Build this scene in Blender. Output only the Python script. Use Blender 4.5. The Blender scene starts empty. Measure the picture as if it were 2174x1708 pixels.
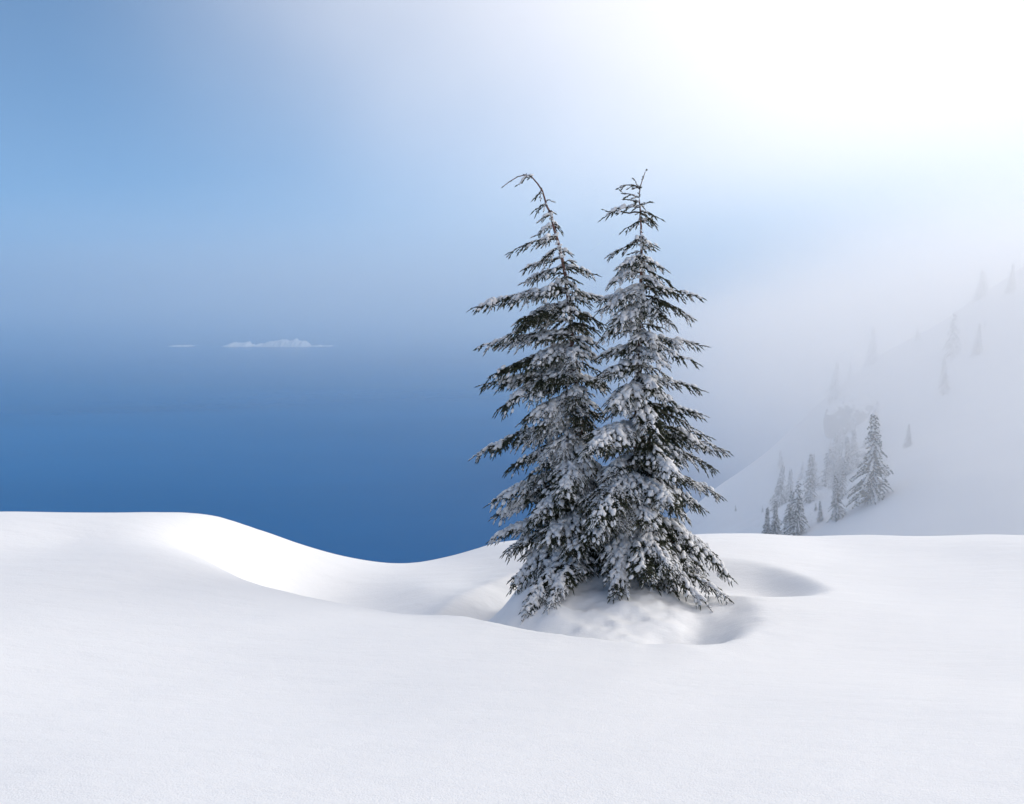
import bpy, math
import numpy as np
from mathutils import Vector

sc = bpy.context.scene
col = sc.collection

# ------------------------------------------------------------------ camera
# picture coordinates used below run over 2174 x 1708 (u right, v down)
PW, PH, FPX, HORIZON = 2174.0, 1708.0, 1700.0, 640.0
PITCH = math.atan((PH / 2 - HORIZON) / FPX)
cam_d = bpy.data.cameras.new('camera')
cam = bpy.data.objects.new('camera', cam_d)
col.objects.link(cam)
cam.location = (0, 0, 0)
cam.rotation_euler = (math.radians(90) - PITCH, 0, 0)
cam_d.sensor_fit = 'HORIZONTAL'
cam_d.sensor_width = 36.0
cam_d.lens = FPX / PW * 36.0
cam_d.clip_start = 0.05
cam_d.clip_end = 120000
sc.camera = cam

# ------------------------------------------------------------------ sky + sun
SUN_EL, SUN_AZ = math.radians(26), math.radians(71)      # azimuth measured from +Y (view) to the right
SUN = Vector((math.sin(SUN_AZ) * math.cos(SUN_EL), math.cos(SUN_AZ) * math.cos(SUN_EL), math.sin(SUN_EL)))
world = bpy.data.worlds.new('World')
sc.world = world
world.use_nodes = True
nt = world.node_tree
nt.nodes.clear()
N = nt.nodes.new
L = nt.links.new
out = N('ShaderNodeOutputWorld')
bg = N('ShaderNodeBackground')
bg.inputs['Strength'].default_value = 0.15
sky = N('ShaderNodeTexSky')
sky.sky_type = 'NISHITA'
sky.sun_disc = False
sky.sun_elevation = SUN_EL
sky.sun_rotation = SUN_AZ
sky.altitude = 2100
sky.dust_density = 0.6
sky.ozone_density = 1.6
tc = N('ShaderNodeTexCoord')
dot = N('ShaderNodeVectorMath'); dot.operation = 'DOT_PRODUCT'
dot.inputs[1].default_value = SUN
nrm = N('ShaderNodeVectorMath'); nrm.operation = 'NORMALIZE'
L(tc.outputs['Generated'], nrm.inputs[0])
L(nrm.outputs[0], dot.inputs[0])
lift = N('ShaderNodeVectorMath'); lift.operation = 'ADD'      # the clear air over the lake is seen above the horizon's dust
lift.inputs[1].default_value = (0, 0, 0.12)
L(nrm.outputs[0], lift.inputs[0]); L(lift.outputs[0], sky.inputs['Vector'])
wn = N('ShaderNodeTexNoise')                              # drifting mist in front of the blue
wn.inputs['Scale'].default_value = 2.2
wn.inputs['Detail'].default_value = 5
wn.inputs['Roughness'].default_value = 0.45
L(nrm.outputs[0], wn.inputs['Vector'])
wadd = N('ShaderNodeMath'); wadd.operation = 'MULTIPLY_ADD'
wadd.inputs[1].default_value = 0.22
L(wn.outputs['Fac'], wadd.inputs[0])
L(dot.outputs['Value'], wadd.inputs[2])
ramp = N('ShaderNodeMapRange')
ramp.interpolation_type = 'SMOOTHSTEP'
ramp.inputs['From Min'].default_value = 0.06
ramp.inputs['From Max'].default_value = 0.86
L(wadd.outputs[0], ramp.inputs['Value'])
mix = N('ShaderNodeMix'); mix.data_type = 'RGBA'
L(ramp.outputs[0], mix.inputs['Factor'])
L(sky.outputs[0], mix.inputs[6])
mix.inputs[7].default_value = (8.0, 7.4, 7.1, 1)        # sunlit mist (times the strength of 0.15)
L(mix.outputs[2], bg.inputs['Color'])
L(bg.outputs[0], out.inputs['Surface'])

sun_d = bpy.data.lights.new('sun', 'SUN')
sun_d.energy = 1.95
sun_d.angle = math.radians(26)
sun_d.color = (1.0, 0.95, 0.88)
sun = bpy.data.objects.new('sun', sun_d)
col.objects.link(sun)
sun.rotation_euler = (-SUN).to_track_quat('-Z', 'Y').to_euler()
sun.location = SUN * 50

vs = sc.view_settings
vs.view_transform = 'Standard'
vs.look = 'None'
vs.gamma = 1.0
vs.use_curve_mapping = False
vs.exposure = 0.26
cy = sc.cycles
cy.max_bounces = 16
cy.diffuse_bounces = 4
cy.glossy_bounces = 3
cy.volume_bounces = 14
cy.transmission_bounces = 2
cy.caustics_reflective = False
cy.caustics_refractive = False
cy.use_denoising = True
cy.volume_step_rate = 1.0

# ------------------------------------------------------------------ helpers
def ray(u, v):
    a, b = (u - PW / 2) / FPX, -(v - PH / 2) / FPX
    c, s = math.cos(PITCH), math.sin(PITCH)
    return np.array([a, c + b * s, -s + b * c])

def at(u, v, y):
    """world point on the line of sight through (u, v) at ground distance y"""
    r = ray(u, v)
    return r * (y / r[1])

def tps(pts, vals, lam=1e-3):
    """thin-plate spline through scattered (x, y) -> value"""
    P = np.asarray(pts, float); V = np.asarray(vals, float)
    n = len(P)
    def U(r2): return 0.5 * r2 * np.log(r2 + 1e-9)
    K = U(((P[:, None] - P[None]) ** 2).sum(-1)) + lam * np.eye(n)
    A = np.zeros((n + 3, n + 3)); A[:n, :n] = K
    A[:n, n] = 1; A[:n, n + 1:] = P; A[n, :n] = 1; A[n + 1:, :n] = P.T
    w = np.linalg.solve(A, np.r_[V, 0, 0, 0])
    def f(x, y):
        x = np.asarray(x, float); y = np.asarray(y, float)
        o = w[n] + w[n + 1] * x + w[n + 2] * y
        for i in range(n):
            o = o + w[i] * U((x - P[i, 0]) ** 2 + (y - P[i, 1]) ** 2)
        return o
    return f

def sstep(a, b, x):
    t = np.clip((x - a) / (b - a), 0, 1)
    return t * t * (3 - 2 * t)

_nr = np.random.default_rng(11)
_ND = _nr.normal(size=(24, 3)); _ND /= np.linalg.norm(_ND, axis=1)[:, None]
_NP = _nr.uniform(0, 6.28, 24); _NF = _nr.uniform(0.6, 1.7, 24)
def noise(p, freq):
    """cheap smooth noise, about -1..1"""
    p = np.asarray(p, float) * freq
    o = 0
    for d, ph, f in zip(_ND, _NP, _NF):
        o = o + np.sin(p @ d * 6.28 * f + ph)
    return o / 5.0

def mesh_np(name, verts, faces, mat, parent=None, smooth=True):
    """faces: (n, 3) or (n, 4) array"""
    verts = np.ascontiguousarray(verts, np.float32); faces = np.ascontiguousarray(faces, np.int32)
    me = bpy.data.meshes.new(name)
    nf, k = faces.shape
    me.vertices.add(len(verts)); me.vertices.foreach_set('co', verts.ravel())
    me.loops.add(nf * k); me.loops.foreach_set('vertex_index', faces.ravel())
    me.polygons.add(nf); me.polygons.foreach_set('loop_start', np.arange(0, nf * k, k, dtype=np.int32))
    me.update(calc_edges=True)
    if smooth:
        me.polygons.foreach_set('use_smooth', np.ones(nf, bool))
    me.materials.append(mat)
    o = bpy.data.objects.new(name, me)
    col.objects.link(o)
    if parent is not None:
        o.parent = parent
    return o

def tag(o, label, cat, group=None):
    o['label'] = label; o['category'] = cat
    if group: o['group'] = group
    return o

def empty(name, loc):
    o = bpy.data.objects.new(name, None); col.objects.link(o)
    o.location = loc; o.empty_display_size = 0.2
    return o

def nodes_mat(name):
    m = bpy.data.materials.new(name); m.use_nodes = True
    n = m.node_tree
    return m, n, n.nodes['Principled BSDF']

# ------------------------------------------------------------------ materials
def mat_snow(name, colr=(0.90, 0.90, 0.905), grain=300.0, strength=0.25, dist=0.004):
    m, n, b = nodes_mat(name)
    b.inputs['Base Color'].default_value = (*colr, 1)
    b.inputs['Roughness'].default_value = 0.7
    b.inputs['Specular IOR Level'].default_value = 0.25
    g = n.nodes.new('ShaderNodeNewGeometry')
    n1 = n.nodes.new('ShaderNodeTexNoise'); n1.inputs['Scale'].default_value = grain; n1.inputs['Detail'].default_value = 3
    n.links.new(g.outputs['Position'], n1.inputs['Vector'])
    bp = n.nodes.new('ShaderNodeBump'); bp.inputs['Strength'].default_value = strength; bp.inputs['Distance'].default_value = dist
    n.links.new(n1.outputs['Fac'], bp.inputs['Height'])
    n.links.new(bp.outputs[0], b.inputs['Normal'])
    tr = n.nodes.new('ShaderNodeBsdfTranslucent'); tr.inputs['Color'].default_value = (*colr, 1)
    ms = n.nodes.new('ShaderNodeMixShader'); ms.inputs[0].default_value = 0.28
    o_ = n.nodes['Material Output']
    n.links.new(b.outputs[0], ms.inputs[1]); n.links.new(tr.outputs[0], ms.inputs[2]); n.links.new(ms.outputs[0], o_.inputs['Surface'])
    return m

def mat_ground():
    m, n, b = nodes_mat('ground_snow')
    b.inputs['Base Color'].default_value = (0.81, 0.82, 0.835, 1)
    b.inputs['Roughness'].default_value = 0.65
    b.inputs['Specular IOR Level'].default_value = 0.3
    g = n.nodes.new('ShaderNodeNewGeometry')
    mp = n.nodes.new('ShaderNodeMapping'); mp.inputs['Scale'].default_value = (1.0, 2.6, 1.0)
    mp.inputs['Rotation'].default_value = (0, 0, math.radians(-14))
    n.links.new(g.outputs['Position'], mp.inputs['Vector'])
    hs = []
    for scale, amt, vec in ((120.0, 0.0032, g.outputs['Position']), (34.0, 0.0026, mp.outputs[0]), (7.0, 0.007, mp.outputs[0])):
        t = n.nodes.new('ShaderNodeTexNoise'); t.inputs['Scale'].default_value = scale; t.inputs['Detail'].default_value = 4
        n.links.new(vec, t.inputs['Vector'])
        mu = n.nodes.new('ShaderNodeMath'); mu.operation = 'MULTIPLY'; mu.inputs[1].default_value = amt
        n.links.new(t.outputs['Fac'], mu.inputs[0]); hs.append(mu)
    a1 = n.nodes.new('ShaderNodeMath'); a2 = n.nodes.new('ShaderNodeMath')
    n.links.new(hs[0].outputs[0], a1.inputs[0]); n.links.new(hs[1].outputs[0], a1.inputs[1])
    n.links.new(a1.outputs[0], a2.inputs[0]); n.links.new(hs[2].outputs[0], a2.inputs[1])
    bp = n.nodes.new('ShaderNodeBump'); bp.inputs['Strength'].default_value = 0.75; bp.inputs['Distance'].default_value = 1.0
    n.links.new(a2.outputs[0], bp.inputs['Height'])
    n.links.new(bp.outputs[0], b.inputs['Normal'])
    return m

def mat_noise(name, c1, c2, scale, rough=0.8, spec=0.2):
    m, n, b = nodes_mat(name)
    g = n.nodes.new('ShaderNodeNewGeometry')
    t = n.nodes.new('ShaderNodeTexNoise'); t.inputs['Scale'].default_value = scale; t.inputs['Detail'].default_value = 3
    n.links.new(g.outputs['Position'], t.inputs['Vector'])
    mr = n.nodes.new('ShaderNodeMapRange'); mr.inputs['From Min'].default_value = 0.3; mr.inputs['From Max'].default_value = 0.7
    n.links.new(t.outputs['Fac'], mr.inputs['Value'])
    mx = n.nodes.new('ShaderNodeMix'); mx.data_type = 'RGBA'
    n.links.new(mr.outputs[0], mx.inputs['Factor'])
    mx.inputs[6].default_value = (*c1, 1); mx.inputs[7].default_value = (*c2, 1)
    n.links.new(mx.outputs[2], b.inputs['Base Color'])
    b.inputs['Roughness'].default_value = rough
    b.inputs['Specular IOR Level'].default_value = spec
    return m

def mat_snow_rock(name, rock, lo, hi, scale):
    """snow lying on what faces up, bare rock where it is steep"""
    m, n, b = nodes_mat(name)
    g = n.nodes.new('ShaderNodeNewGeometry')
    sp = n.nodes.new('ShaderNodeSeparateXYZ'); n.links.new(g.outputs['Normal'], sp.inputs[0])
    t = n.nodes.new('ShaderNodeTexNoise'); t.inputs['Scale'].default_value = scale; t.inputs['Detail'].default_value = 5
    n.links.new(g.outputs['Position'], t.inputs['Vector'])
    ad = n.nodes.new('ShaderNodeMath'); ad.operation = 'MULTIPLY_ADD'; ad.inputs[1].default_value = 0.6
    n.links.new(t.outputs['Fac'], ad.inputs[0]); n.links.new(sp.outputs['Z'], ad.inputs[2])
    mr = n.nodes.new('ShaderNodeMapRange'); mr.inputs['From Min'].default_value = lo + 0.3; mr.inputs['From Max'].default_value = hi + 0.3
    n.links.new(ad.outputs[0], mr.inputs['Value'])
    mx = n.nodes.new('ShaderNodeMix'); mx.data_type = 'RGBA'
    n.links.new(mr.outputs[0], mx.inputs['Factor'])
    mx.inputs[6].default_value = (*rock, 1); mx.inputs[7].default_value = (0.81, 0.82, 0.835, 1)
    n.links.new(mx.outputs[2], b.inputs['Base Color'])
    b.inputs['Roughness'].default_value = 0.8
    return m

M_GROUND = mat_ground()
M_SNOW = mat_snow('branch_snow')
M_NEEDLE = mat_noise('hemlock_needles', (0.022, 0.030, 0.018), (0.060, 0.066, 0.032), 22.0, 0.65, 0.25)
M_BARK = mat_noise('hemlock_bark', (0.10, 0.055, 0.045), (0.20, 0.115, 0.095), 40.0, 0.85, 0.1)
M_TWIG = mat_noise('hemlock_twig', (0.035, 0.028, 0.022), (0.09, 0.062, 0.05), 30.0, 0.85, 0.1)
M_FARNEEDLE = mat_noise('far_needles', (0.018, 0.026, 0.018), (0.045, 0.052, 0.032), 1.2, 0.8, 0.1)
M_HILL = mat_snow_rock('hill_snow', (0.10, 0.095, 0.095), 0.42, 0.60, 0.08)
M_ROCK = mat_snow_rock('outcrop_rock', (0.085, 0.08, 0.082), 0.45, 0.62, 0.5)
M_SHORE = mat_snow_rock('shore_rock', (0.16, 0.16, 0.165), 0.15, 0.55, 0.03)

# ------------------------------------------------------------------ snow ground on the rim
prof_d = np.array([-60, -10, 0.0, 2.5, 4.2, 6.0, 8.0, 10.0, 11.5, 14, 40])
prof_z = np.array([3.0, -1.2, -1.5, -1.72, -2.14, -2.62, -2.96, -3.15, -3.36, -3.7, -8.0])
def profile(y):
    ys = np.asarray(y, float)
    o = 0
    for k in (-0.9, -0.45, 0, 0.45, 0.9):                     # soften the corners
        o = o + np.interp(ys + k, prof_d, prof_z)
    return o / 5
def rim(x):
    return 11.4 + 0.35 * np.sin(x * 0.31 + 0.6) + 0.15 * np.sin(x * 0.9)
def base_z(x, y):
    yr = rim(x)
    s = np.maximum(np.asarray(y, float) - yr, 0)
    yy = np.minimum(y, yr + 0.0)
    return profile(yy) - 0.78 * (np.sqrt(s * s + 0.8 ** 2) - 0.8)

ctrl = []                                                     # (u, v, distance): points of the snow surface in view
# rim crest, from beyond the left edge of the picture to the right
for u, v, y in ((0, 1086, 9.2), (150, 1087, 9.2), (307, 1090, 9.3), (400, 1094, 9.5), (460, 1098, 9.8), (520, 1115, 10.2),
                (600, 1142, 10.6), (700, 1174, 10.9), (770, 1190, 11.1), (830, 1197, 11.2), (900, 1193, 11.3),
                (970, 1178, 11.3), (1050, 1154, 11.3), (1200, 1140, 11.3), (1470, 1137, 11.4), (1600, 1135, 11.4),
                (1850, 1136, 11.4), (2174, 1136, 11.4)):
    ctrl.append(at(u, v, y))
    p = at(u, v, y + 0.9); ctrl.append((p[0], p[1], p[2] - 0.22))
# lip of the foreground field, then the swale behind it
for u, v, y in ((440, 1190, 8.3), (490, 1218, 8.1), (540, 1240, 7.8), (620, 1261, 7.5), (700, 1276, 7.3), (780, 1290, 7.05),
                (850, 1301, 6.85), (930, 1306, 6.7), (1010, 1308, 6.55)):
    ctrl.append(at(u, v, y))
for u, v, y, dz in ((560, 1250, 8.9, -0.16), (640, 1268, 8.5, -0.20), (720, 1280, 8.3, -0.22), (800, 1292, 8.0, -0.16),
                    (880, 1302, 7.7, -0.08), (960, 1302, 7.6, -0.02), (1000, 1285, 8.0, 0.0)):
    p = at(u, v, y); ctrl.append((p[0], p[1], p[2] + dz))
for u, v, y in ((520, 1170, 9.4), (900, 1250, 9.2), (1000, 1240, 9.4), (1030, 1200, 10.2)):
    ctrl.append(at(u, v, y))
# left drift and the open field
for u, v, y in ((307, 1150, 8.3), (150, 1150, 8.2), (0, 1150, 8.0), (307, 1250, 6.7), (100, 1250, 6.5), (430, 1300, 6.2), (600, 1350, 5.7),
                (900, 1400, 5.2), (1300, 1440, 4.8), (1700, 1440, 5.1), (2000, 1440, 5.2), (300, 1420, 4.9), (50, 1420, 4.8), (700, 1500, 4.3),
                (1500, 1500, 4.3), (2100, 1500, 4.3), (200, 1600, 3.3), (1000, 1620, 3.2), (1900, 1620, 3.2),
                (1900, 1270, 7.9), (2100, 1270, 7.9), (1800, 1180, 10.0), (2000, 1180, 10.0), (1830, 1240, 8.5), (1780, 1330, 6.7), (2000, 1340, 6.6)):
    ctrl.append(at(u, v, y))
cp = np.array([np.asarray(c, float) for c in ctrl])
far = []
for x in np.linspace(-16, 16, 9):
    for y in (-6, 0.5, 17, 24):
        far.append((x, y))
for y in (3, 6, 9, 12):
    far += [(-14, y), (14, y)]
far = np.array(far, float)
_res = tps(np.r_[cp[:, :2], far], np.r_[cp[:, 2] - base_z(cp[:, 0], cp[:, 1]), np.zeros(len(far))], 2e-3)
def open_z(x, y):
    w = (1 - sstep(11, 14, np.abs(x))) * (1 - sstep(15, 20, y)) * sstep(-4, 0, y)
    return base_z(x, y) + w * _res(x, y)

MX, MY = 1.05, 8.35                                           # middle of the mound under the trees
def seg_d(x, y, ax, ay, bx, by):
    t = np.clip(((x - ax) * (bx - ax) + (y - ay) * (by - ay)) / ((bx - ax) ** 2 + (by - ay) ** 2), 0, 1)
    return np.hypot(x - ax - t * (bx - ax), y - ay - t * (by - ay)), t
def ground_z(x, y):
    x = np.asarray(x, float); y = np.asarray(y, float)
    z = open_z(x, y)
    # melt-out well round the trunks, its lip to the front and a lobe to the right
    dx, dy = (x - 1.0) / np.where(x > 1.0, 1.36, 1.72), (y - 7.88) / 2.02
    r = np.hypot(dx, dy) + 0.03 * np.sin(3 * np.arctan2(dy, dx) + 0.8)
    well = 1 - sstep(0.78, 1.05, r)
    dl, t = seg_d(x, y, 1.7, 8.80, 2.60, 8.46)
    lobe = 1 - sstep(0.22, 0.82, dl + 0.05 * np.sin(4 * x + 2 * y))
    z = z - np.maximum(0.50 * well * (1 - 0.35 * sstep(MX - 0.3, MX - 1.4, x)) * (1 - 0.8 * sstep(1.25, 2.1, x)), 0.25 * lobe)
    # mound the trees stand on, a ridge running out to the front right
    ang_ = np.arctan2(y - 7.78, x - 0.95)
    rr = np.hypot((x - 0.95) / np.where(x > 0.95, 1.22, 1.45), (y - 7.78) / 1.62) + 0.05 * np.sin(2 * ang_ + 1.0) + 0.03 * np.sin(5 * ang_)
    f = 1 - sstep(0.52, 1.0, rr)
    top = -2.955 + 0.13 * np.exp(-((x - 1.1) ** 2 + (y - 8.3) ** 2) / 0.45) - 0.05 * sstep(1.2, 2.2, x) + 0.03 * np.exp(-((x - 0.15) ** 2 + (y - 8.3) ** 2) / 0.3)
    z = z + f * np.maximum(top - z, 0)
    p = np.stack([x, y, np.zeros_like(x)], -1)
    near = np.exp(-(np.maximum(0, rr - 0.2) / 0.75) ** 2)
    z = z + near * (0.030 * noise(p, 0.9) + 0.020 * noise(p, 2.6) + 0.013 * np.abs(noise(p, 5.0)) + 0.005 * noise(p, 10.0))
    w = 1 - sstep(25, 60, np.abs(y))
    z = z + w * (0.012 * noise(p, 0.35) + 0.0022 * noise(p * np.array([0.55, 1.6, 1]), 2.4))
    return np.maximum(z, -430)

def ground_hit(u, v):
    """where the line of sight through (u, v) meets the snow"""
    r = ray(u, v); r = r / r[1]
    ys = np.arange(3.0, 12.0, 0.02)
    k = np.nonzero(r[2] * ys <= ground_z(r[0] * ys, ys))[0]
    return r * ys[k[0]] if len(k) else None

def axis(lo, hi, n, growth, steps):
    core = np.linspace(lo, hi, n); d = core[1] - core[0]
    a, b = [lo], [hi]
    for _ in range(steps):
        d *= growth; a.append(a[-1] - d); b.append(b[-1] + d)
    return np.r_[a[::-1][:-1], core, b[1:]]
gx = axis(-6.5, 6.5, 290, 1.10, 80)
gy = axis(2.2, 13.0, 270, 1.10, 80)
gx = gx[np.abs(gx) < 900]; gy = gy[(gy < 800) & (gy > -120)]
GX, GY = np.meshgrid(gx, gy)
GZ = ground_z(GX, GY)
def grid_faces(nx, ny):
    i = np.arange(nx * ny).reshape(ny, nx)
    return np.stack([i[:-1, :-1], i[:-1, 1:], i[1:, 1:], i[1:, :-1]], -1).reshape(-1, 4)
g = mesh_np('snow_ground', np.stack([GX, GY, GZ], -1).reshape(-1, 3), grid_faces(len(gx), len(gy)), M_GROUND)
g['kind'] = 'structure'

# ------------------------------------------------------------------ lake
LAKE_Z = -400.0
m_lake, n, b = nodes_mat('lake_water')
lg = n.nodes.new('ShaderNodeNewGeometry'); lm = n.nodes.new('ShaderNodeMapping'); lm.inputs['Scale'].default_value = (0.0005, 0.0016, 1)
lm.inputs['Rotation'].default_value = (0, 0, 0.25)
lt_ = n.nodes.new('ShaderNodeTexNoise'); lt_.inputs['Scale'].default_value = 1.0; lt_.inputs['Detail'].default_value = 6
n.links.new(lg.outputs['Position'], lm.inputs['Vector']); n.links.new(lm.outputs[0], lt_.inputs['Vector'])
lx = n.nodes.new('ShaderNodeMix'); lx.data_type = 'RGBA'
lr = n.nodes.new('ShaderNodeMapRange'); lr.inputs['From Min'].default_value = 0.32; lr.inputs['From Max'].default_value = 0.68
n.links.new(lt_.outputs['Fac'], lr.inputs['Value']); n.links.new(lr.outputs[0], lx.inputs['Factor'])
lx.inputs[6].default_value = (0.0002, 0.080, 0.250, 1); lx.inputs[7].default_value = (0.0004, 0.106, 0.315, 1)
n.links.new(lx.outputs[2], b.inputs['Base Color'])
b.inputs['Roughness'].default_value = 0.18
b.inputs['IOR'].default_value = 1.33
b.inputs['Specular IOR Level'].default_value = 0.05
tn = n.nodes.new('ShaderNodeTexNoise'); tn.inputs['Scale'].default_value = 0.02; tn.inputs['Detail'].default_value = 5
gg = n.nodes.new('ShaderNodeNewGeometry'); n.links.new(gg.outputs['Position'], tn.inputs['Vector'])
bp = n.nodes.new('ShaderNodeBump'); bp.inputs['Strength'].default_value = 0.25; bp.inputs['Distance'].default_value = 2.0
n.links.new(tn.outputs['Fac'], bp.inputs['Height']); n.links.new(bp.outputs[0], b.inputs['Normal'])
ang = np.linspace(0, 2 * np.pi, 97)[:-1]
rad = [0, 500, 2000, 8000, 45000]
lv = [(0, 0, LAKE_Z)]
lf = []
for k, r in enumerate(rad[1:]):
    lv += [(r * math.cos(a), r * math.sin(a), LAKE_Z) for a in ang]
for j in range(96):
    lf.append((0, 1 + j, 1 + (j + 1) % 96, 1 + (j + 1) % 96))
me = bpy.data.meshes.new('lake')
fs = [(0, 1 + j, 1 + (j + 1) % 96) for j in range(96)]
for k in range(3):
    o0, o1 = 1 + 96 * k, 1 + 96 * (k + 1)
    fs += [(o0 + j, o1 + j, o1 + (j + 1) % 96, o0 + (j + 1) % 96) for j in range(96)]
me.from_pydata(lv, [], fs); me.materials.append(m_lake)
lake = bpy.data.objects.new('lake', me); col.objects.link(lake); lake['kind'] = 'structure'

# ------------------------------------------------------------------ far shore: low snowy cliffs over the water
SY = 7050.0
su = np.linspace(-250, 1150, 900)
def shore_h(u):
    p = np.stack([u, 0 * u, 0 * u], -1)
    n1 = noise(p, 1 / 60.0); n2 = noise(p + 7.7, 1 / 15.0); n3 = noise(p + 3.1, 1 / 6.0)
    big = sstep(470, 505, u) * (1 - sstep(655, 668, u)) * (1 - 0.55 * np.exp(-((u - 548) / 9.0) ** 2))
    h = -7 + big * (44 + 26 * sstep(540, 640, u) + 14 * n1 + 12 * n2 + 9 * n3)
    h = h + 40 * np.exp(-((u - 636) / 7.0) ** 2)
    h = h + np.exp(-((u - 388) / 24.0) ** 2) * (24 + 9 * n2) + np.exp(-((u - 690) / 34.0) ** 2) * (14 + 5 * n2)
    return np.maximum(np.where(h > 0, h * 0.62, h), -7.0)
rows = 16
SV = []
for j in range(rows):
    t = j / (rows - 1)
    for u, h in zip(su, shore_h(su)):
        x = (u - 14 - PW / 2) / FPX * SY * 1.006
        gully = 14 * math.sin(u * 0.71 + 2.0 * math.sin(u * 0.13)) + 8 * math.sin(u * 1.9 + 5 * t)
        SV.append((x, SY + t * 210 + gully * (1 - abs(2 * t - 0.8)), LAKE_Z - 8 + (h + 8) * math.sin(min(1.0, t * 1.35) * math.pi / 2) ** 1.1))
fsh = mesh_np('far_shore', np.array(SV), grid_faces(len(su), rows), M_SHORE, smooth=False)
fsh['kind'] = 'structure'

# ------------------------------------------------------------------ hillside on the right, in the mist
hc = []
for u, v, y in ((1440, 1118, 262), (1520, 1076, 260), (1600, 1026, 256), (1650, 988, 250), (1700, 934, 242), (1740, 868, 236),
                (1800, 805, 226), (1852, 762, 220), (2000, 690, 214), (2174, 570, 210), (2400, 450, 205),
                (1440, 1165, 205), (1520, 1150, 175), (1600, 1146, 152), (1700, 1146, 126), (1800, 1146, 110), (1900, 1146, 100),
                (2100, 1130, 95), (2300, 1110, 92), (1750, 1010, 182), (1850, 950, 162), (2050, 880, 152), (1640, 1070, 195)):
    hc.append(at(u, v, y))
for u, v, y in ((1440, 1118, 262), (1600, 1026, 256), (1740, 880, 236), (1852, 796, 220), (2174, 570, 210)):
    p = at(u, v, y + 70); hc.append((p[0], p[1], p[2] - 60))
    p = at(u, v, y + 190); hc.append((p[0], p[1], p[2] - 160))
for x, y, z in ((20, 55, -50), (60, 50, -44), (110, 50, -38), (180, 50, -30), (15, 150, -75), (10, 260, -115), (10, 380, -190)):
    hc.append((x, y, z))
hp = np.array([np.asarray(c, float) for c in hc])
hmean = hp[:, :2].mean(0)
_hill = tps((hp[:, :2] - hmean) / 100, hp[:, 2], 1e-2)
def hill_z(x, y):
    x = np.asarray(x, float); y = np.asarray(y, float)
    p = np.stack([x, y, 0 * x], -1)
    z = _hill((x - hmean[0]) / 100, (y - hmean[1]) / 100)
    return z + 1.2 * noise(p, 0.018) + 0.35 * noise(p, 0.06)
hx = np.linspace(8, 330, 150); hy = np.linspace(46, 430, 150)
HX, HY = np.meshgrid(hx, hy)
HZ = hill_z(HX, HY)
hs = mesh_np('hillside', np.stack([HX, HY, HZ], -1).reshape(-1, 3), grid_faces(150, 150), M_HILL)
hs['kind'] = 'structure'
HAZE, FOG, MIST = 9.0e-5, 0.022, 5.5e-4

# ------------------------------------------------------------------ hemlocks: tools
def unit(v):
    v = np.asarray(v, float)
    return v / (np.linalg.norm(v, axis=-1, keepdims=True) + 1e-12)

def frames(d):
    """for unit directions d (n,3): side and up vectors, up leaning to +z"""
    z = np.array([0, 0, 1.0])
    s = np.cross(z, d); bad = np.linalg.norm(s, axis=1) < 1e-3
    s[bad] = np.array([1, 0, 0]); s = unit(s)
    return s, np.cross(d, s)

# templates: x along the piece (0..1), y sideways, z up
def spindle(k, prof):
    v, f = [], []
    for x, r in prof[:-1]:
        for j in range(k):
            a = 2 * math.pi * (j + 0.5 * (len(v) // k % 2)) / k
            v.append((x, r * math.cos(a), r * math.sin(a)))
    v.append((prof[-1][0], 0, 0)); tip = len(v) - 1
    m = len(prof) - 1
    for i in range(m - 1):
        for j in range(k):
            a, b_, c, d = i * k + j, i * k + (j + 1) % k, (i + 1) * k + (j + 1) % k, (i + 1) * k + j
            f += [(a, b_, c), (a, c, d)]
    for j in range(k):
        f.append(((m - 1) * k + j, (m - 1) * k + (j + 1) % k, tip))
    return np.array(v, float), np.array(f)
T_NEEDLE = spindle(3, [(0, .5), (.55, 1.12), (1.0, 0)])
T_CAP = spindle(4, [(0.0, .45), (.6, 1.0), (1.0, 0)])
def blob():
    v = [(-1, 0, 0)]
    for x, r, tw in ((-.5, .87, 0), (.5, .87, .5)):
        v += [(x, r * math.cos(2 * math.pi * (j + tw) / 5), r * math.sin(2 * math.pi * (j + tw) / 5)) for j in range(5)]
    v.append((1, 0, 0)); f = []
    for j in range(5):
        k = (j + 1) % 5
        f += [(0, 1 + k, 1 + j), (1 + j, 1 + k, 6 + j), (1 + k, 6 + k, 6 + j), (6 + j, 6 + k, 11)]
    return np.array(v, float), np.array(f)
T_BLOB = blob()

def stamp(tmpl, base, d, length, rad_s, rad_u, roll=None, jit=0.0, rng=None):
    """copies of a template: base (n,3), direction d (n,3), length, side and up radii (n)"""
    tv, tf = tmpl
    n_ = len(base)
    s, u_ = frames(d)
    if roll is not None:
        c, s_ = np.cos(roll)[:, None], np.sin(roll)[:, None]
        s, u_ = s * c + u_ * s_, u_ * c - s * s_
    V = (base[:, None] + tv[None, :, :1] * (d * length[:, None])[:, None]
         + tv[None, :, 1:2] * (s * rad_s[:, None])[:, None] + tv[None, :, 2:3] * (u_ * rad_u[:, None])[:, None])
    if jit:
        V = V + rng.normal(size=V.shape) * jit * rad_s[:, None, None]
    F = tf[None] + (np.arange(n_) * len(tv))[:, None, None]
    return V.reshape(-1, 3), F.reshape(-1, 3)

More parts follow.
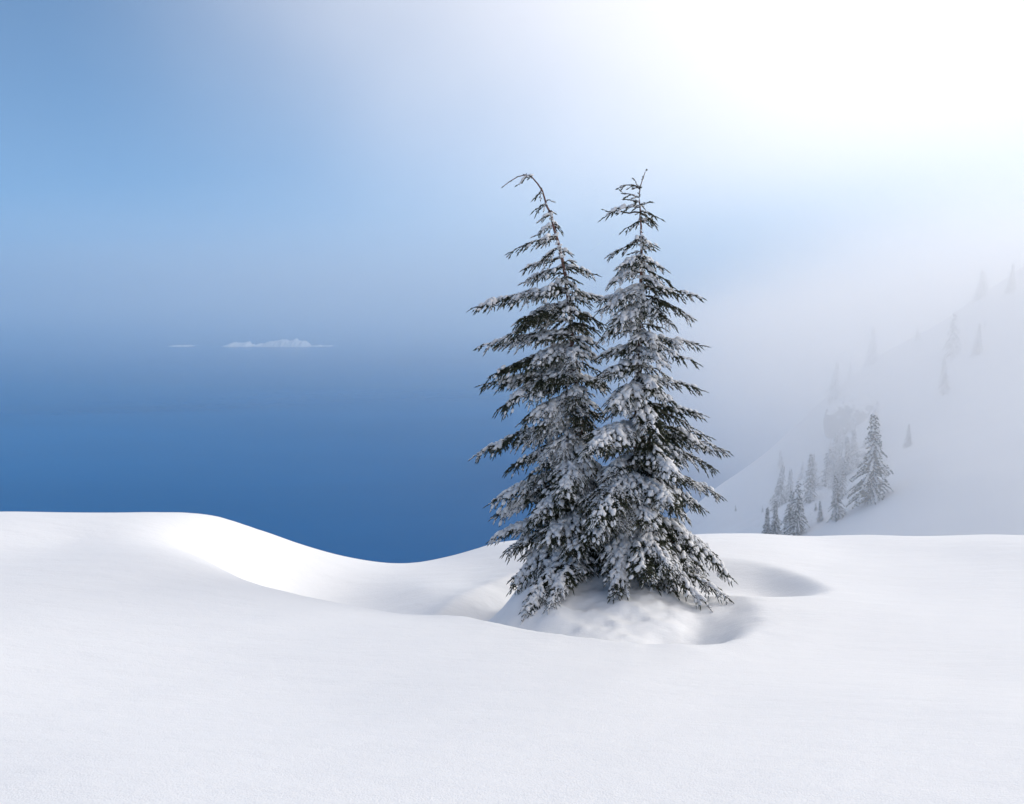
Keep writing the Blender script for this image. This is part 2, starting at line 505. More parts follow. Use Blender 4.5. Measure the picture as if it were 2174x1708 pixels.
def tube(P, R, k=5):
    P = np.asarray(P, float); n_ = len(P)
    d = unit(np.gradient(P, axis=0)); s, u_ = frames(d)
    a = np.arange(k) * 2 * math.pi / k
    V = (P[:, None] + np.asarray(R)[:, None, None] * (np.cos(a)[None, :, None] * s[:, None] + np.sin(a)[None, :, None] * u_[:, None])).reshape(-1, 3)
    F = []
    for i in range(n_ - 1):
        for j in range(k):
            A, B, C, D = i * k + j, i * k + (j + 1) % k, (i + 1) * k + (j + 1) % k, (i + 1) * k + j
            F += [(A, B, C), (A, C, D)]
    return V, np.array(F)

class Parts:
    def __init__(s): s.v, s.f, s.n = [], [], 0
    def add(s, V, F):
        if len(V): s.v.append(V); s.f.append(F + s.n); s.n += len(V)
    def build(s, name, mat, parent):
        if not s.n: return None
        return mesh_np(name, np.concatenate(s.v), np.concatenate(s.f), mat, parent)

Z = np.array([0, 0, 1.0])
TRI = [0]
def bough(A, C, T, rng, wide=0.42, snowy=0.5, dense=1.0, unit_len=0.050, bare_tip=True, droop=0.35):
    """one bough from A over C to T: wood, needle-covered shoots, snow"""
    A, C, T = (np.asarray(q, float) for q in (A, C, T))
    Lb = np.linalg.norm(C - A) + np.linalg.norm(T - C)
    Lb = 0.5 * (Lb + np.linalg.norm(T - A))
    n_ = max(6, int(Lb / 0.05))
    t = np.linspace(0, 1, n_)[:, None]
    axis_ = (1 - t) ** 2 * A + 2 * t * (1 - t) * C + t * t * T
    axis_[1:-1] += rng.normal(size=(n_ - 2, 3)) * 0.006
    wood, leaf, snow = Parts(), Parts(), Parts()
    wood.add(*tube(axis_, np.interp(t[:, 0], [0, 1], [0.006 + 0.010 * Lb, 0.0025]), 5))
    bs, bd, bl, br = [], [], [], []                       # shoots: base, direction, length, radius
    ps, pd, pr = [], [], []                               # pads of snow: centre, direction, radius
    def shoots(P, dirs, l_tot, lat_side):
        """short shoots along a twig polyline"""
        seg = np.linalg.norm(np.diff(P, axis=0), axis=1); cum = np.r_[0, np.cumsum(seg)]
        step = 0.022 / dense
        s = np.arange(0.012, cum[-1], step) + rng.uniform(-.3, .3, max(0, len(np.arange(0.012, cum[-1], step)))) * step
        if not len(s): return
        q = np.stack([np.interp(s, cum, P[:, k]) for k in range(3)], 1)
        d = unit(np.stack([np.interp(s, cum, dirs[:, k]) for k in range(3)], 1))
        side, up = frames(d)
        sg = np.where(np.arange(len(s)) % 2 == 0, 1.0, -1.0)
        frac = s / max(cum[-1], 1e-3)
        ang = rng.uniform(0.5, 0.95, len(s)) * (1 - 0.4 * frac)
        lift = rng.uniform(-0.25, 0.45, len(s))
        dd = unit(d * np.cos(ang)[:, None] + side * (sg * np.sin(ang))[:, None] + up * lift[:, None] - 0.12 * Z)
        ln_ = unit_len * rng.uniform(0.7, 1.25, len(s)) * (1 - 0.35 * frac)
        bs.append(q); bd.append(dd); bl.append(ln_); br.append(0.0074 * rng.uniform(.8, 1.2, len(s)) * (1 - .3 * frac))
        # the shoot that carries on the twig
        bs.append(P[-1:] - dirs[-1:] * 0.01); bd.append(unit(dirs[-1:] - 0.1 * Z)); bl.append(np.array([unit_len * rng.uniform(1.1, 1.9)])); br.append(np.array([0.0052]))
        m = max(2, int(cum[-1] / 0.042))
        sq = np.linspace(0, cum[-1] * 0.96, m)
        bs.append(np.stack([np.interp(sq, cum, P[:, k]) for k in range(3)], 1))
        bd.append(unit(np.stack([np.interp(sq, cum, dirs[:, k]) for k in range(3)], 1))); bl.append(np.full(m, 0.05)); br.append(np.full(m, 0.0062))
    def twig(p0, d0, ln_, depth):
        k = max(3, int(ln_ / 0.06))
        s = np.linspace(0, 1, k)[:, None]
        P = p0 + d0 * ln_ * s - Z * (droop * ln_ * s * s) + rng.normal(size=3) * 0.03 * ln_ * s * s
        dirs = unit(np.gradient(P, axis=0))
        wood.add(*tube(P, np.linspace(0.0028 if depth else 0.0036, 0.0016, k), 3))
        shoots(P, dirs, ln_, 1)
        pads(P, dirs, ln_)
        if depth == 0 and ln_ > 0.13:
            m = int(ln_ / 0.055)
            for i in range(1, m + 1):
                tt = i / (m + 1.0)
                j = min(k - 1, int(tt * (k - 1)))
                d = dirs[j]; side, _ = frames(d[None]); side = side[0]
                for sg in (1, -1):
                    if rng.random() < 0.22: continue
                    l2 = ln_ * (1 - tt) * rng.uniform(0.32, 0.58) + 0.02
                    a = rng.uniform(0.55, 0.85)
                    twig(P[j], unit(d * math.cos(a) + sg * side * math.sin(a) - 0.1 * Z), l2, 1)
    def pads(P, dirs, ln_):
        c = P.mean(0)
        w = snowy + 0.33 * noise(c, 1.5) + 0.25 * noise(c, 5.0)
        if w < 0.50: return
        m = max(1, int(ln_ / 0.034))
        for tt in np.linspace(0.06, 0.86, m):
            if rng.random() > 0.45 + 0.7 * (w - 0.5): continue
            j = min(len(P) - 1, int(round(tt * (len(P) - 1))))
            r = rng.uniform(0.011, 0.021) * (1 - 0.4 * tt) * (0.8 + 0.75 * min(1, w))
            ps.append(P[j] + Z * (0.004 + 0.30 * r) + rng.normal(size=3) * 0.006); pd.append(dirs[j]); pr.append(r)
    dirs = unit(np.gradient(axis_, axis=0))
    shoots(axis_[int(n_ * .12):], dirs[int(n_ * .12):], Lb, 1)
    pads(axis_, dirs, Lb); pads(axis_, dirs, Lb)
    m = int(Lb / 0.052 * dense)
    for i in range(m):
        tt = 0.10 + 0.88 * (i + rng.uniform(-.3, .3)) / max(1, m)
        j = int(np.clip(tt * (n_ - 1), 0, n_ - 1))
        d = dirs[j]; side, up = frames(d[None]); side, up = side[0], up[0]
        for sg in (1, -1):
            if rng.random() < 0.10: continue
            env = min(1.0, 0.55 + 1.6 * tt) * (1 - tt) ** 0.75
            ln_ = Lb * wide * env * rng.uniform(0.65, 1.15) + 0.045
            a = rng.uniform(0.62, 1.0) * (1 - 0.3 * tt)
            d0 = unit(d * math.cos(a) + sg * side * math.sin(a) + up * rng.uniform(-.25, .15))
            twig(axis_[j], d0, ln_, 0)
    bs_, bd_, bl_, br_ = np.concatenate(bs), np.concatenate(bd), np.concatenate(bl), np.concatenate(br)
    leaf.add(*stamp(T_NEEDLE, bs_, bd_, bl_, br_, br_, roll=rng.uniform(0, 1.5, len(bs_))))
    # snow lying on the shoots
    w = snowy - 0.04 + 0.30 * noise(bs_, 1.7) + 0.30 * noise(bs_, 6.0) + 0.26 * bd_[:, 2] + rng.normal(size=len(bs_)) * 0.16
    k = w > 0.42
    if k.any():
        kb, kd, kl, kr = bs_[k], bd_[k], bl_[k], br_[k]
        ww = np.clip((w[k] - 0.42) * 1.6, 0, 1)
        fl = unit(kd * np.array([1, 1, 0.85]))
        lift = kr * (0.55 + 0.35 * ww)
        snow.add(*stamp(T_CAP, kb + Z * lift[:, None] + kd * (0.04 * kl)[:, None], fl, kl * (0.72 + 0.25 * ww), kr * (0.80 + 0.60 * ww), kr * (0.65 + 0.5 * ww)))
    if pr:
        pr_ = np.array(pr)
        snow.add(*stamp(T_BLOB, np.array(ps), np.array(pd), pr_ * rng.uniform(1.4, 2.4, len(pr_)), pr_ * rng.uniform(.85, 1.25, len(pr_)), pr_ * rng.uniform(.55, .85, len(pr_)), jit=0.10, rng=rng))
    return wood, leaf, snow

def hemlock(name, label, trunk_uv, depth, keys, fill, nfill, seed, wide, radius):
    """trunk_uv: (u, v) from the tip to the base; keys: boughs read off the photograph; fill: boughs of the crown's inside"""
    rng = np.random.default_rng(seed)
    tv = np.array([q[1] for q in trunk_uv], float); tu = np.array([q[0] for q in trunk_uv], float)
    pts = np.array([at(u, v, depth) for u, v in trunk_uv])
    base = pts[-1].copy(); base[2] = float(ground_z(base[0], base[1])) - 0.02
    root = empty(name, base)
    tag(root, label, 'tree', 'hemlocks on the snow mound')
    def child(parts, nm, mat, par, kind=None):
        if not parts.n: return None
        o = parts.build(nm, mat, None)
        V = o.data
        co = np.empty(len(V.vertices) * 3, np.float32); V.vertices.foreach_get('co', co)
        co = (co.reshape(-1, 3) - np.array(base, np.float32)); V.vertices.foreach_set('co', co.ravel()); V.update()
        o.parent = par
        TRI[0] += len(V.polygons)
        if kind: o['kind'] = kind
        return o
    apex = int(np.argmin(tv))
    def on_trunk(v):
        return at(float(np.interp(v, tv[apex:], tu[apex:])), v, depth)
    # trunk down into the snow
    P = np.concatenate([pts, [base - Z * 0.5]])
    cum = np.r_[0, np.cumsum(np.linalg.norm(np.diff(P, axis=0), axis=1))]
    s = np.linspace(0, cum[-1], 60)
    Q = np.stack([np.interp(s, cum, P[:, k]) for k in range(3)], 1)
    Q[1:-1] = (Q[:-2] + 2 * Q[1:-1] + Q[2:]) / 4
    Q[6:-1] += rng.normal(size=(len(Q) - 7, 3)) * 0.004
    tr = Parts(); tr.add(*tube(Q, 0.0035 + radius * (s / s[-1]) ** 1.1, 9))
    child(tr, 'trunk', M_BARK, root)
    lt = Parts(); ns = 26                                   # sparse short shoots on the thin leader
    kk = rng.integers(0, 12, ns); dq = unit(np.gradient(Q, axis=0))[kk]
    dd = unit(-dq + rng.normal(size=(ns, 3)) * 0.45)
    lt.add(*stamp(T_NEEDLE, Q[kk] + dq * 0.02 * rng.uniform(-1, 1, (ns, 1)), dd, rng.uniform(.018, .032, ns), np.full(ns, .0062), np.full(ns, .0062)))
    child(lt, 'leader_foliage', M_NEEDLE, root, 'stuff')
    sn = Parts()                                            # snow stuck to the trunk and in the forks
    k = rng.integers(8, 46, 90)
    rr = (0.008 + 0.022 * (k / 60.0)) * rng.uniform(.6, 1.2, 90)
    sn.add(*stamp(T_BLOB, Q[k] + np.stack([rng.normal(size=90) * .014, -np.abs(rng.normal(size=90)) * .02, rng.normal(size=90) * .03], 1) * (0.4 + k / 46.0)[:, None],
                  np.repeat([[0, 0.2, 1.0]], 90, 0), rr * 1.6, rr, rr, jit=0.1, rng=rng))
    child(sn, 'trunk_snow', M_SNOW, root, 'stuff')
    def add(A, C, T, **kw):
        w_, l_, s_ = bough(A, C, T, rng, **kw)
        o = child(w_, 'branch', M_TWIG, root)
        child(l_, 'foliage', M_NEEDLE, o, 'stuff'); child(s_, 'snow', M_SNOW, o, 'stuff')
    for kx in keys:
        va, u, v, dy, arch = kx[:5]; opt = kx[5] if len(kx) > 5 else {}
        A = on_trunk(va)
        T = at(u, v, depth + dy) if dy != 'snow' else ground_hit(u, v) + Z * 0.02
        Lk = np.linalg.norm(T - A)
        C = A + (T - A) * 0.5 + Z * arch * Lk
        kw = dict(wide=wide, snowy=0.5, dense=1.0); kw.update(opt)
        add(A, C, T, **kw)
    fv = np.array([q[0] for q in fill], float); fr = np.array([q[1] for q in fill], float); fl_ = np.array([q[2] for q in fill], float)
    v0, v1 = fv[0], fv[-1]
    for i in range(nfill):
        t = (i + rng.uniform(-.3, .3)) / nfill
        v = v0 + (v1 - v0) * t ** 0.85
        A = on_trunk(v)
        az = i * 2.39996 + rng.uniform(-.4, .4)
        ca, sa = math.cos(az), math.sin(az)
        env = np.interp(v, fv, fr) if ca > 0 else np.interp(v, fv, fl_)
        env = env * ca * ca + 0.5 * (np.interp(v, fv, fr) + np.interp(v, fv, fl_)) * 1.1 * sa * sa
        Lk = env / FPX * depth * rng.uniform(0.7, 1.05)
        drop = rng.uniform(0.10, 0.35) + 0.30 * t
        T = A + np.array([ca, sa * 0.95, -drop]) * Lk
        zg = float(ground_z(T[0], T[1])) + 0.03
        if T[2] < zg: T[2] = zg
        C = A + (T - A) * 0.5 + Z * rng.uniform(0.06, 0.20) * Lk
        add(A, C, T, wide=wide * rng.uniform(.9, 1.15), snowy=0.45 + 0.12 * rng.normal(), dense=0.60 if sa > 0.35 else 0.86)
    return root

# ------------------------------------------------------------------ the two hemlocks
thin = dict(wide=0.16, dense=0.75, snowy=0.45)
wisp = dict(wide=0.06, dense=0.75, snowy=0.42, unit_len=0.032)
left_trunk = [(1070, 395), (1086, 383), (1103, 372), (1118, 368), (1130, 374), (1142, 390), (1152, 410), (1164, 440), (1174, 475),
              (1184, 515), (1196, 560), (1206, 615), (1213, 700), (1222, 800), (1232, 950), (1244, 1100), (1254, 1225)]
left_keys = [
    (374, 1099, 393, 0.0, 0.26, wisp), (404, 1136, 420, 0.0, 0.05, thin), (428, 1172, 428, 0.0, 0.1, wisp), (432, 1134, 448, 0.0, 0.06, thin), (446, 1176, 452, -.02, 0.06, thin),
    (455, 1145, 470, -.05, 0.06, thin), (470, 1190, 492, .05, 0.06, thin), (478, 1138, 500, 0.0, 0.08, thin), (500, 1146, 510, -.1, .08, thin),
    (508, 1081, 537, 0.0, 0.16, dict(wide=.22)), (525, 1142, 560, -.1, .1), (530, 1214, 540, .1, .06, thin), (548, 1112, 572, .05, .1, dict(wide=.25)),
    (568, 1106, 603, 0.0, .14, dict(wide=.33)), (572, 1264, 583, 0.0, .13, dict(wide=.36)), (590, 1142, 634, -.2, .1), (600, 1240, 630, -.1, .1),
    (615, 1000, 657, 0.0, .11, dict(wide=.24)), (640, 1090, 690, -.25, .1), (622, 1296, 640, .1, .09, dict(wide=.3)),
    (650, 1068, 722, -.1, .14, dict(wide=.34)), (660, 1284, 690, -.1, .09, dict(wide=.36)),
    (705, 1010, 741, 0.05, .10, dict(wide=.28)), (735, 1040, 800, -.2, .10, dict(wide=.36)), (720, 1270, 765, 0, .1),
    (788, 1015, 820, 0.0, .08, dict(wide=.30)), (770, 1050, 880, -.15, .14), (800, 1290, 830, .1, .1),
    (830, 1100, 902, -.1, .12, dict(wide=.38)), (850, 1143, 912, -.3, .12),
    (892, 1003, 972, 0.0, .14, dict(wide=.26, snowy=.58)), (930, 1075, 1000, -.2, .14), (985, 1036, 1072, 0.0, .12, dict(wide=.30)),
    (1010, 1042, 1103, .1, .12, dict(wide=.32)), (960, 1195, 1050, -.75, .16, dict(snowy=.75)), (1000, 1130, 1110, -.5, .14),
    (1075, 1040, 1148, -.05, .12, dict(wide=.34)), (1090, 1070, 1176, -.3, .12), (1080, 1150, 1160, -.7, .16, dict(snowy=.6)),
    (1110, 1082, 1256, -.55, .22, dict(wide=.36, snowy=.6)), (1130, 1150, 1262, -.75, .2, dict(snowy=.6)), (1180, 1110, 1322, 'snow', .30, dict(wide=.22, snowy=.6)), (1190, 1165, 1300, 'snow', .30, dict(wide=.2, snowy=.6)),
    (1110, 1215, 1180, -.8, .15),
]
left_fill = [(560, 26, 34), (600, 42, 50), (640, 52, 80), (720, 62, 120), (800, 75, 130), (900, 95, 140), (1000, 110, 145), (1100, 125, 150), (1190, 125, 150)]
hemlock('hemlock_tree', 'snow-covered hemlock whose bare thin leader bends over and nods to one side', left_trunk, 8.55, left_keys, left_fill, 66, 3, 0.40, 0.062)

right_trunk = [(1370, 365), (1366, 378), (1358, 396), (1356, 420), (1360, 450), (1362, 500), (1361, 560), (1360, 640), (1358, 720), (1356, 820), (1350, 950), (1344, 1100), (1332, 1232)]
right_keys = [
    (398, 1313, 400, 0, .25, wisp), (402, 1348, 384, 0, .05, wisp), (420, 1320, 408, 0, 0.0, thin), (428, 1330, 424, 0, .05, thin), (436, 1378, 430, 0, .06, thin), (440, 1280, 464, 0, .24, dict(wide=.10, dense=.8, snowy=.5)),
    (452, 1282, 446, 0.05, -.06, dict(wide=.04, dense=.4, unit_len=.02, snowy=.2)), (448, 1404, 466, 0, .14, thin), (452, 1392, 482, -.05, .14, thin), (468, 1320, 493, 0, .1, thin), (470, 1386, 470, .1, .08, thin),
    (500, 1380, 528, -.1, .08, thin), (502, 1340, 520, -.1, .08, thin), (510, 1290, 545, 0, .08, dict(wide=.22)), (515, 1390, 526, .1, .08, dict(wide=.25)), (545, 1310, 570, -.2, .1),
    (548, 1413, 573, 0, .08, dict(wide=.25)), (560, 1290, 610, -.15, .14, dict(wide=.34, snowy=.72)), (565, 1432, 612, 0, .10, dict(wide=.26)), (590, 1420, 620, -.2, .1),
    (612, 1268, 640, 0, .07, dict(wide=.34)), (620, 1270, 660, -.2, .1), (610, 1493, 634, 0, .09, dict(wide=.24)), (625, 1474, 678, -.2, .09, dict(wide=.28)), (640, 1430, 690, -.3, .1),
    (650, 1295, 700, -.3, .1), (670, 1278, 722, -.1, .1), (700, 1410, 735, -.2, .1), (715, 1497, 735, .0, .07, dict(wide=.22)), (725, 1486, 775, -.25, .07, dict(wide=.2)), (740, 1418, 780, -.3, .12),
    (730, 1262, 762, -.1, .1), (760, 1258, 810, -.3, .1), (800, 1497, 831, 0, .09, dict(wide=.22)), (800, 1425, 858, -.2, .1), (810, 1290, 880, -.5, .15, dict(snowy=.66)),
    (855, 1500, 884, .0, .08, dict(wide=.24)), (860, 1478, 912, -.3, .1, dict(wide=.30)), (840, 1400, 940, -.6, .16),
    (905, 1511, 930, .1, .08, dict(wide=.26)), (912, 1549, 962, 0, .11, dict(wide=.28)), (930, 1520, 998, -.3, .12, dict(wide=.32)), (900, 1245, 965, -.75, .16, dict(snowy=.74)),
    (960, 1440, 1010, -.7, .16), (985, 1535, 1057, 0, .13, dict(wide=.30)), (1000, 1500, 1085, -.3, .14, dict(wide=.34)), (1000, 1262, 1118, -.95, .20, dict(snowy=.78)),
    (1010, 1440, 1090, -.8, .18), (1020, 1460, 1100, .25, .12), (1060, 1250, 1150, -.8, .16), (1070, 1380, 1120, -.9, .2, dict(snowy=.66)),
    (1080, 1558, 1232, -.15, .20, dict(wide=.30, snowy=.56)), (1090, 1530, 1190, .1, .18, dict(wide=.34)), (1100, 1520, 1262, -.45, .22, dict(wide=.36, snowy=.56)), (1110, 1425, 1225, -.9, .22, dict(snowy=.62)),
    (1110, 1302, 1284, 'snow', .30, dict(wide=.32, snowy=.62)), (1140, 1375, 1232, -1.0, .2, dict(snowy=.6)), (1190, 1510, 1300, 'snow', .24, dict(wide=.14, snowy=.6)), (1190, 1400, 1262, 'snow', .25, dict(wide=.2, snowy=.65)), (1190, 1556, 1284, 'snow', .2, dict(wide=.12, snowy=.5)),
    (1120, 1470, 1262, -.7, .22),
]
right_fill = [(520, 22, 26), (560, 32, 36), (600, 40, 46), (640, 62, 62), (720, 66, 70), (800, 72, 80), (900, 100, 95), (960, 120, 105), (1050, 135, 120), (1120, 150, 130), (1190, 150, 125)]
hemlock('hemlock_tree', 'snow-covered hemlock with an upright straight trunk and a forked ragged tip', right_trunk, 8.35, right_keys, right_fill, 66, 8, 0.40, 0.066)
print('TREE TRIS', TRI[0])

# ------------------------------------------------------------------ conifers on the misty slope
def far_proto(seed, spread, sparse_top, bare, nb):
    """a conifer one unit tall: trunk, foliage and snow meshes"""
    rng = np.random.default_rng(seed)
    s = np.linspace(0, 1, 14)
    ax = np.stack([0.012 * np.sin(s * 5 + seed), 0.012 * np.cos(s * 4 + seed), s], 1); ax -= ax[0]
    tr, lf_, sn = Parts(), Parts(), Parts()
    tr.add(*tube(ax, 0.014 * (1 - s) + 0.0015, 6))
    B, D, Ln, R = [], [], [], []
    for i in range(nb):
        h = 0.06 + 0.92 * ((i + rng.uniform(-.4, .4)) / nb)
        if h > 0.72 and rng.random() < sparse_top: continue
        az = i * 2.4 + rng.uniform(-.5, .5)
        prof = (1 - h) ** 0.8 * (0.45 + 0.55 * min(1, (1 - h) * 1.6))
        l = spread * prof * rng.uniform(0.35, 1.35) + 0.018
        o0 = np.array([np.interp(h, s, ax[:, 0]), np.interp(h, s, ax[:, 1]), h])
        d = np.array([math.cos(az), math.sin(az), 0])
        m = max(3, int(l / 0.013)); tt = np.linspace(0.1, 1, m)
        P = o0 + d * l * tt[:, None] - Z * (l * (0.15 * tt + 0.55 * tt ** 2))[:, None]
        tr.add(*tube(np.r_[o0[None], P], np.linspace(.0035, .0012, m + 1), 3))
        if rng.random() < bare: continue
        for sg in (-1, 0, 1):
            sd = np.array([-d[1], d[0], 0]) * sg
            dd = unit(d + sd * 0.8 - Z * rng.uniform(.5, 1.3) + rng.normal(size=(m, 3)) * .25)
            B.append(P + sd * 0.004); D.append(dd); Ln.append(rng.uniform(.022, .045, m) * (1.1 - .5 * tt)); R.append(rng.uniform(.006, .010, m))
    B, D, Ln, R = map(np.concatenate, (B, D, Ln, R))
    lf_.add(*stamp(T_NEEDLE, B, D, Ln, R, R))
    k = (0.5 + 0.5 * noise(B, 7.0) + rng.normal(size=len(B)) * .3) > 0.35
    sn.add(*stamp(T_BLOB, B[k] + Z * .006, D[k], R[k] * 2.0, R[k] * 1.45, R[k] * .9, jit=.12, rng=rng))
    out_ = []
    for parts, nm, mt in ((tr, 'trunk', M_TWIG), (lf_, 'crown', M_FARNEEDLE), (sn, 'snow', M_SNOW)):
        o = parts.build(nm, mt, None); out_.append((nm, o.data)); bpy.data.objects.remove(o)
    return out_
PROTO = [far_proto(1, .20, .35, .04, 120), far_proto(2, .16, .2, .10, 120), far_proto(5, .13, .5, .34, 90), far_proto(9, .19, .1, .03, 130), far_proto(14, .23, .1, .05, 130)]
def far_tree(proto, u, y, vtop, label, rot, group='conifers on the misty slope', vbase=None):
    x = (u - PW / 2) / FPX * y * 1.0
    top = at(u, vtop, y)
    z0 = float(hill_z(top[0], y)) - 0.4
    H = max(2.0, top[2] - z0)
    r = empty('conifer_tree', (top[0], y, z0)); r.scale = (H, H, H); r.rotation_euler = (0.05 * math.sin(7 * rot), 0.05 * math.cos(5 * rot), rot)
    tag(r, label, 'tree', group)
    for nm, me_ in PROTO[proto]:
        o = bpy.data.objects.new(nm, me_); col.objects.link(o); o.parent = r
        if nm != 'trunk': o['kind'] = 'stuff'
    return H
FAINT = 'faint conifer high on the slope, almost lost in the white fog'
for spec in ((0, 1694, 132, 1016, 'dark bushy conifer with a thin bare top standing on the misty slope', .3),
             (1, 1721, 150, 960, 'tall slender spired conifer just behind the dark bushy one', 1.0),
             (2, 1757, 160, 930, 'thin sparse conifer with short bare branches, below the rock outcrops', 2.0),
             (3, 1784, 128, 1008, 'compact conifer plastered with snow between the bare one and the largest', .7),
             (4, 1858, 126, 872, 'largest drooping conifer, its boughs heavy with snow, by the rim', 1.7),
             (1, 1660, 168, 985, 'slim pale conifer in the mist at the outer edge of the tree group', .2),
             (3, 1648, 140, 1062, 'small conifer in the mist under the slim pale one', 2.2),
             (2, 1704, 190, 972, 'bare-looking thin conifer in the mist behind the slender spired one', .9),
             (1, 1744, 132, 1062, 'small slim conifer between the bare thin one and the compact snowy one', 1.5),
             (0, 1732, 140, 1085, 'low bushy conifer at the foot of the slender spired one', 2.4),
             (0, 1806, 222, 768, 'faint conifer standing on the fogged ridge above the outcrops', .4),
             (3, 1856, 214, 694, FAINT, 1.3), (1, 1737, 232, 866, 'faint slim conifer beside the snow-dusted outcrop near the ridge', 2.6),
             (2, 1838, 205, 850, 'faint sparse conifer just above the dark outcrop', .1),
             (0, 1950, 205, 690, FAINT, .8), (3, 1930, 150, 900, 'snowy conifer in the fog just behind the largest one', 2.9), (1, 2010, 170, 760, FAINT, .5),
             (4, 2090, 185, 700, 'broad drooping conifer alone in the thick fog uphill of the largest', .2), (3, 2150, 190, 560, FAINT, 1.1),
             (1, 1620, 185, 1075, 'tiny conifer low on the open slope above the lake', .6), (3, 1562, 200, 1100, 'lone snow-buried sapling on the open slope above the lake', .6)):
    p_, u_, y_, vt_, lab_, rot_ = spec
    far_tree(p_, u_, y_, vt_, lab_, rot_)

rng = np.random.default_rng(21)                            # the paler stand round them
for i in range(25):
    u_ = rng.uniform(1630, 1870) if i < 21 else rng.uniform(1870, 2150)
    y_ = rng.uniform(128, 180) if i < 12 else rng.uniform(150, 220)
    gz = float(hill_z(at(u_, 1000, y_)[0], y_))
    hh = rng.uniform(4.5, 10.0)
    q_ = (gz + hh) / y_
    cs_, sn_ = math.cos(PITCH), math.sin(PITCH)
    v_ = PH / 2 - FPX * (q_ * cs_ + sn_) / (cs_ - q_ * sn_)
    far_tree(int(rng.integers(0, 5)), u_, y_, v_, 'pale conifer of the misty stand scattered over the slope', rng.uniform(0, 6), 'pale conifers scattered over the misty slope')

# ------------------------------------------------------------------ rock outcrops on the slope
import bmesh
def outcrop(u, v, y, w, hgt, seed, label):
    rng = np.random.default_rng(int(seed))
    bm = bmesh.new(); bmesh.ops.create_icosphere(bm, subdivisions=4, radius=1.0)
    c = at(u, v, y)
    for vt in bm.verts:
        p = np.array(vt.co)
        k = 1 + 0.22 * float(noise(p + seed, 0.35)) + 0.10 * float(noise(p + seed, 1.0))
        q = p * k
        q[2] = math.floor(q[2] * 5 + 1.5 * q[0] + q[1]) / 5 * 0.3 + q[2] * 0.7
        vt.co = Vector((q[0] * w, q[1] * w * 0.7, q[2] * hgt))
    me_ = bpy.data.meshes.new('rock_outcrop'); bm.to_mesh(me_); bm.free(); me_.materials.append(M_ROCK)
    o = bpy.data.objects.new('rock_outcrop', me_); col.objects.link(o)
    o.location = (c[0], c[1], float(hill_z(c[0], c[1])) - hgt * 0.35)
    o.rotation_euler = (0, 0, rng.uniform(0, 3))
    tag(o, label, 'rock', 'rock outcrops on the misty slope')
outcrop(1822, 950, 165, 6.0, 6.5, 2.0, 'dark bare rock outcrop on the slope beside the largest conifer')
outcrop(1828, 985, 160, 3.6, 3.4, 4.0, 'small dark rock below the larger outcrop on the slope')
outcrop(1815, 882, 196, 7.0, 7.0, 6.0, 'pale snow-dusted rock outcrop near the misty ridge')


# ------------------------------------------------------------------ air: even haze, and the fog bank drifting over the hillside
def box_obj(name, lo, hi, mat):
    x0, y0, z0 = lo; x1, y1, z1 = hi
    v = [(x0, y0, z0), (x1, y0, z0), (x1, y1, z0), (x0, y1, z0), (x0, y0, z1), (x1, y0, z1), (x1, y1, z1), (x0, y1, z1)]
    f = [(0, 3, 2, 1), (4, 5, 6, 7), (0, 1, 5, 4), (1, 2, 6, 5), (2, 3, 7, 6), (3, 0, 4, 7)]
    me = bpy.data.meshes.new(name); me.from_pydata(v, [], f); me.materials.append(mat)
    o = bpy.data.objects.new(name, me); col.objects.link(o)
    return o
mh = bpy.data.materials.new('haze_air'); mh.use_nodes = True
n = mh.node_tree; n.nodes.clear()
o_ = n.nodes.new('ShaderNodeOutputMaterial'); pv = n.nodes.new('ShaderNodeVolumePrincipled')
pv.inputs['Color'].default_value = (0.38, 0.73, 1.0, 1)
pv.inputs['Density'].default_value = HAZE
pv.inputs['Anisotropy'].default_value = 0.25
n.links.new(pv.outputs[0], o_.inputs['Volume'])
hz = box_obj('haze', (-46000, -46000, -432), (46000, 46000, 960), mh)
hz['kind'] = 'stuff'

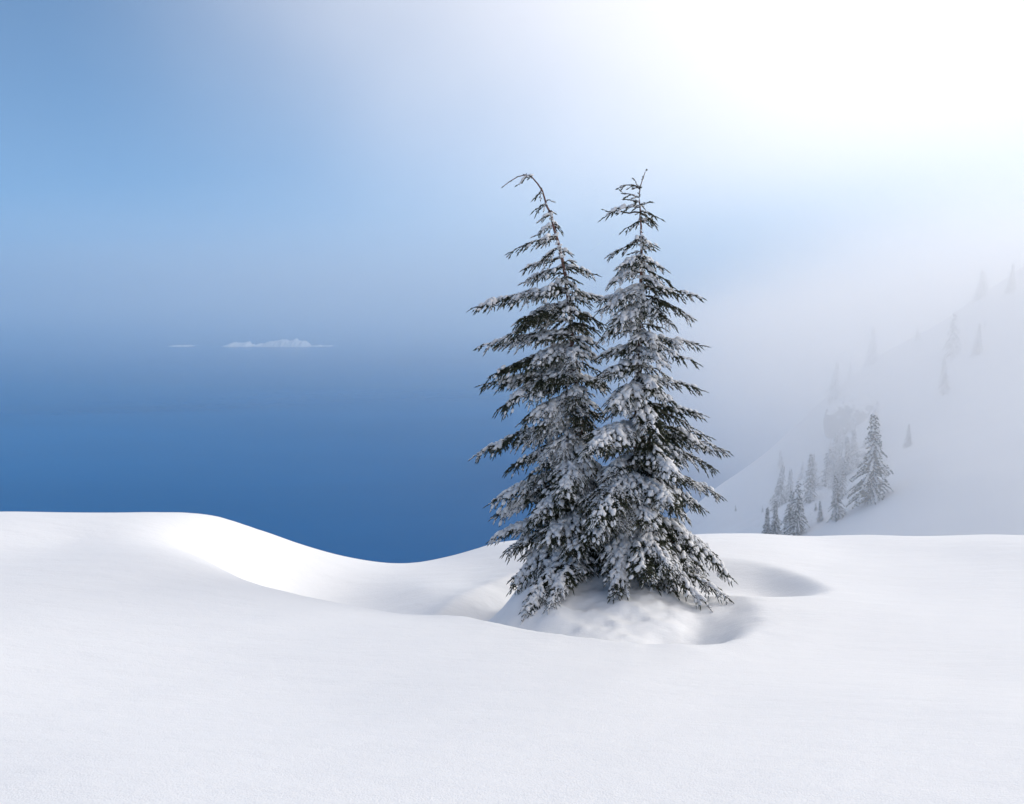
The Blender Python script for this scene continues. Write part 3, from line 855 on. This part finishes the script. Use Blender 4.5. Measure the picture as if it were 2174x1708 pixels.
import bmesh
def bank(name, centre, radii, density, colour, aniso, edge, core, nscale, namt, step, ease='SMOOTHSTEP'):
    """a drifting bank of fog: a closed shell whose density thins out towards its skin"""
    mf = bpy.data.materials.new(name + '_air'); mf.use_nodes = True
    mf.cycles.volume_step_rate = step
    n = mf.node_tree; n.nodes.clear()
    o_ = n.nodes.new('ShaderNodeOutputMaterial'); pv = n.nodes.new('ShaderNodeVolumePrincipled')
    pv.inputs['Color'].default_value = (*colour, 1)
    pv.inputs['Anisotropy'].default_value = aniso
    tcn = n.nodes.new('ShaderNodeTexCoord')
    ln = n.nodes.new('ShaderNodeVectorMath'); ln.operation = 'LENGTH'
    n.links.new(tcn.outputs['Object'], ln.inputs[0])
    src = ln.outputs['Value']
    if namt:
        nz = n.nodes.new('ShaderNodeTexNoise'); nz.inputs['Scale'].default_value = nscale; nz.inputs['Detail'].default_value = 2
        n.links.new(tcn.outputs['Object'], nz.inputs['Vector'])
        ad = n.nodes.new('ShaderNodeMath'); ad.operation = 'MULTIPLY_ADD'; ad.inputs[1].default_value = namt
        n.links.new(nz.outputs['Fac'], ad.inputs[0]); n.links.new(src, ad.inputs[2]); src = ad.outputs[0]
    mr = n.nodes.new('ShaderNodeMapRange'); mr.interpolation_type = ease
    mr.inputs['From Min'].default_value = edge; mr.inputs['From Max'].default_value = core
    mr.inputs['To Min'].default_value = 0.0; mr.inputs['To Max'].default_value = density
    n.links.new(src, mr.inputs['Value'])
    n.links.new(mr.outputs[0], pv.inputs['Density'])
    n.links.new(pv.outputs[0], o_.inputs['Volume'])
    bm = bmesh.new(); bmesh.ops.create_icosphere(bm, subdivisions=3, radius=1.0)
    me = bpy.data.meshes.new(name); bm.to_mesh(me); bm.free(); me.materials.append(mf)
    fb = bpy.data.objects.new(name, me); col.objects.link(fb)
    fb.location = centre; fb.scale = radii
    fb['kind'] = 'stuff'
    return fb
bank('fog_bank', (155, 152, -20), (162, 150, 60), FOG, (1.0, 1.0, 1.0), 0.40, 1.12, 0.68, 2.6, 0.34, 1.0)
bank('lake_fog', (1150, 1750, -130), (1150, 1250, 262), 0.0026, (1.0, 1.0, 1.0), 0.45, 1.10, 0.45, 2.2, 0.30, 0.7)
bank('lake_mist', (6500, 8200, 50), (14500, 8600, 880), MIST, (0.98, 0.99, 1.0), 0.45, 1.10, 0.3, 3.0, 0.22, 0.4, 'LINEAR')
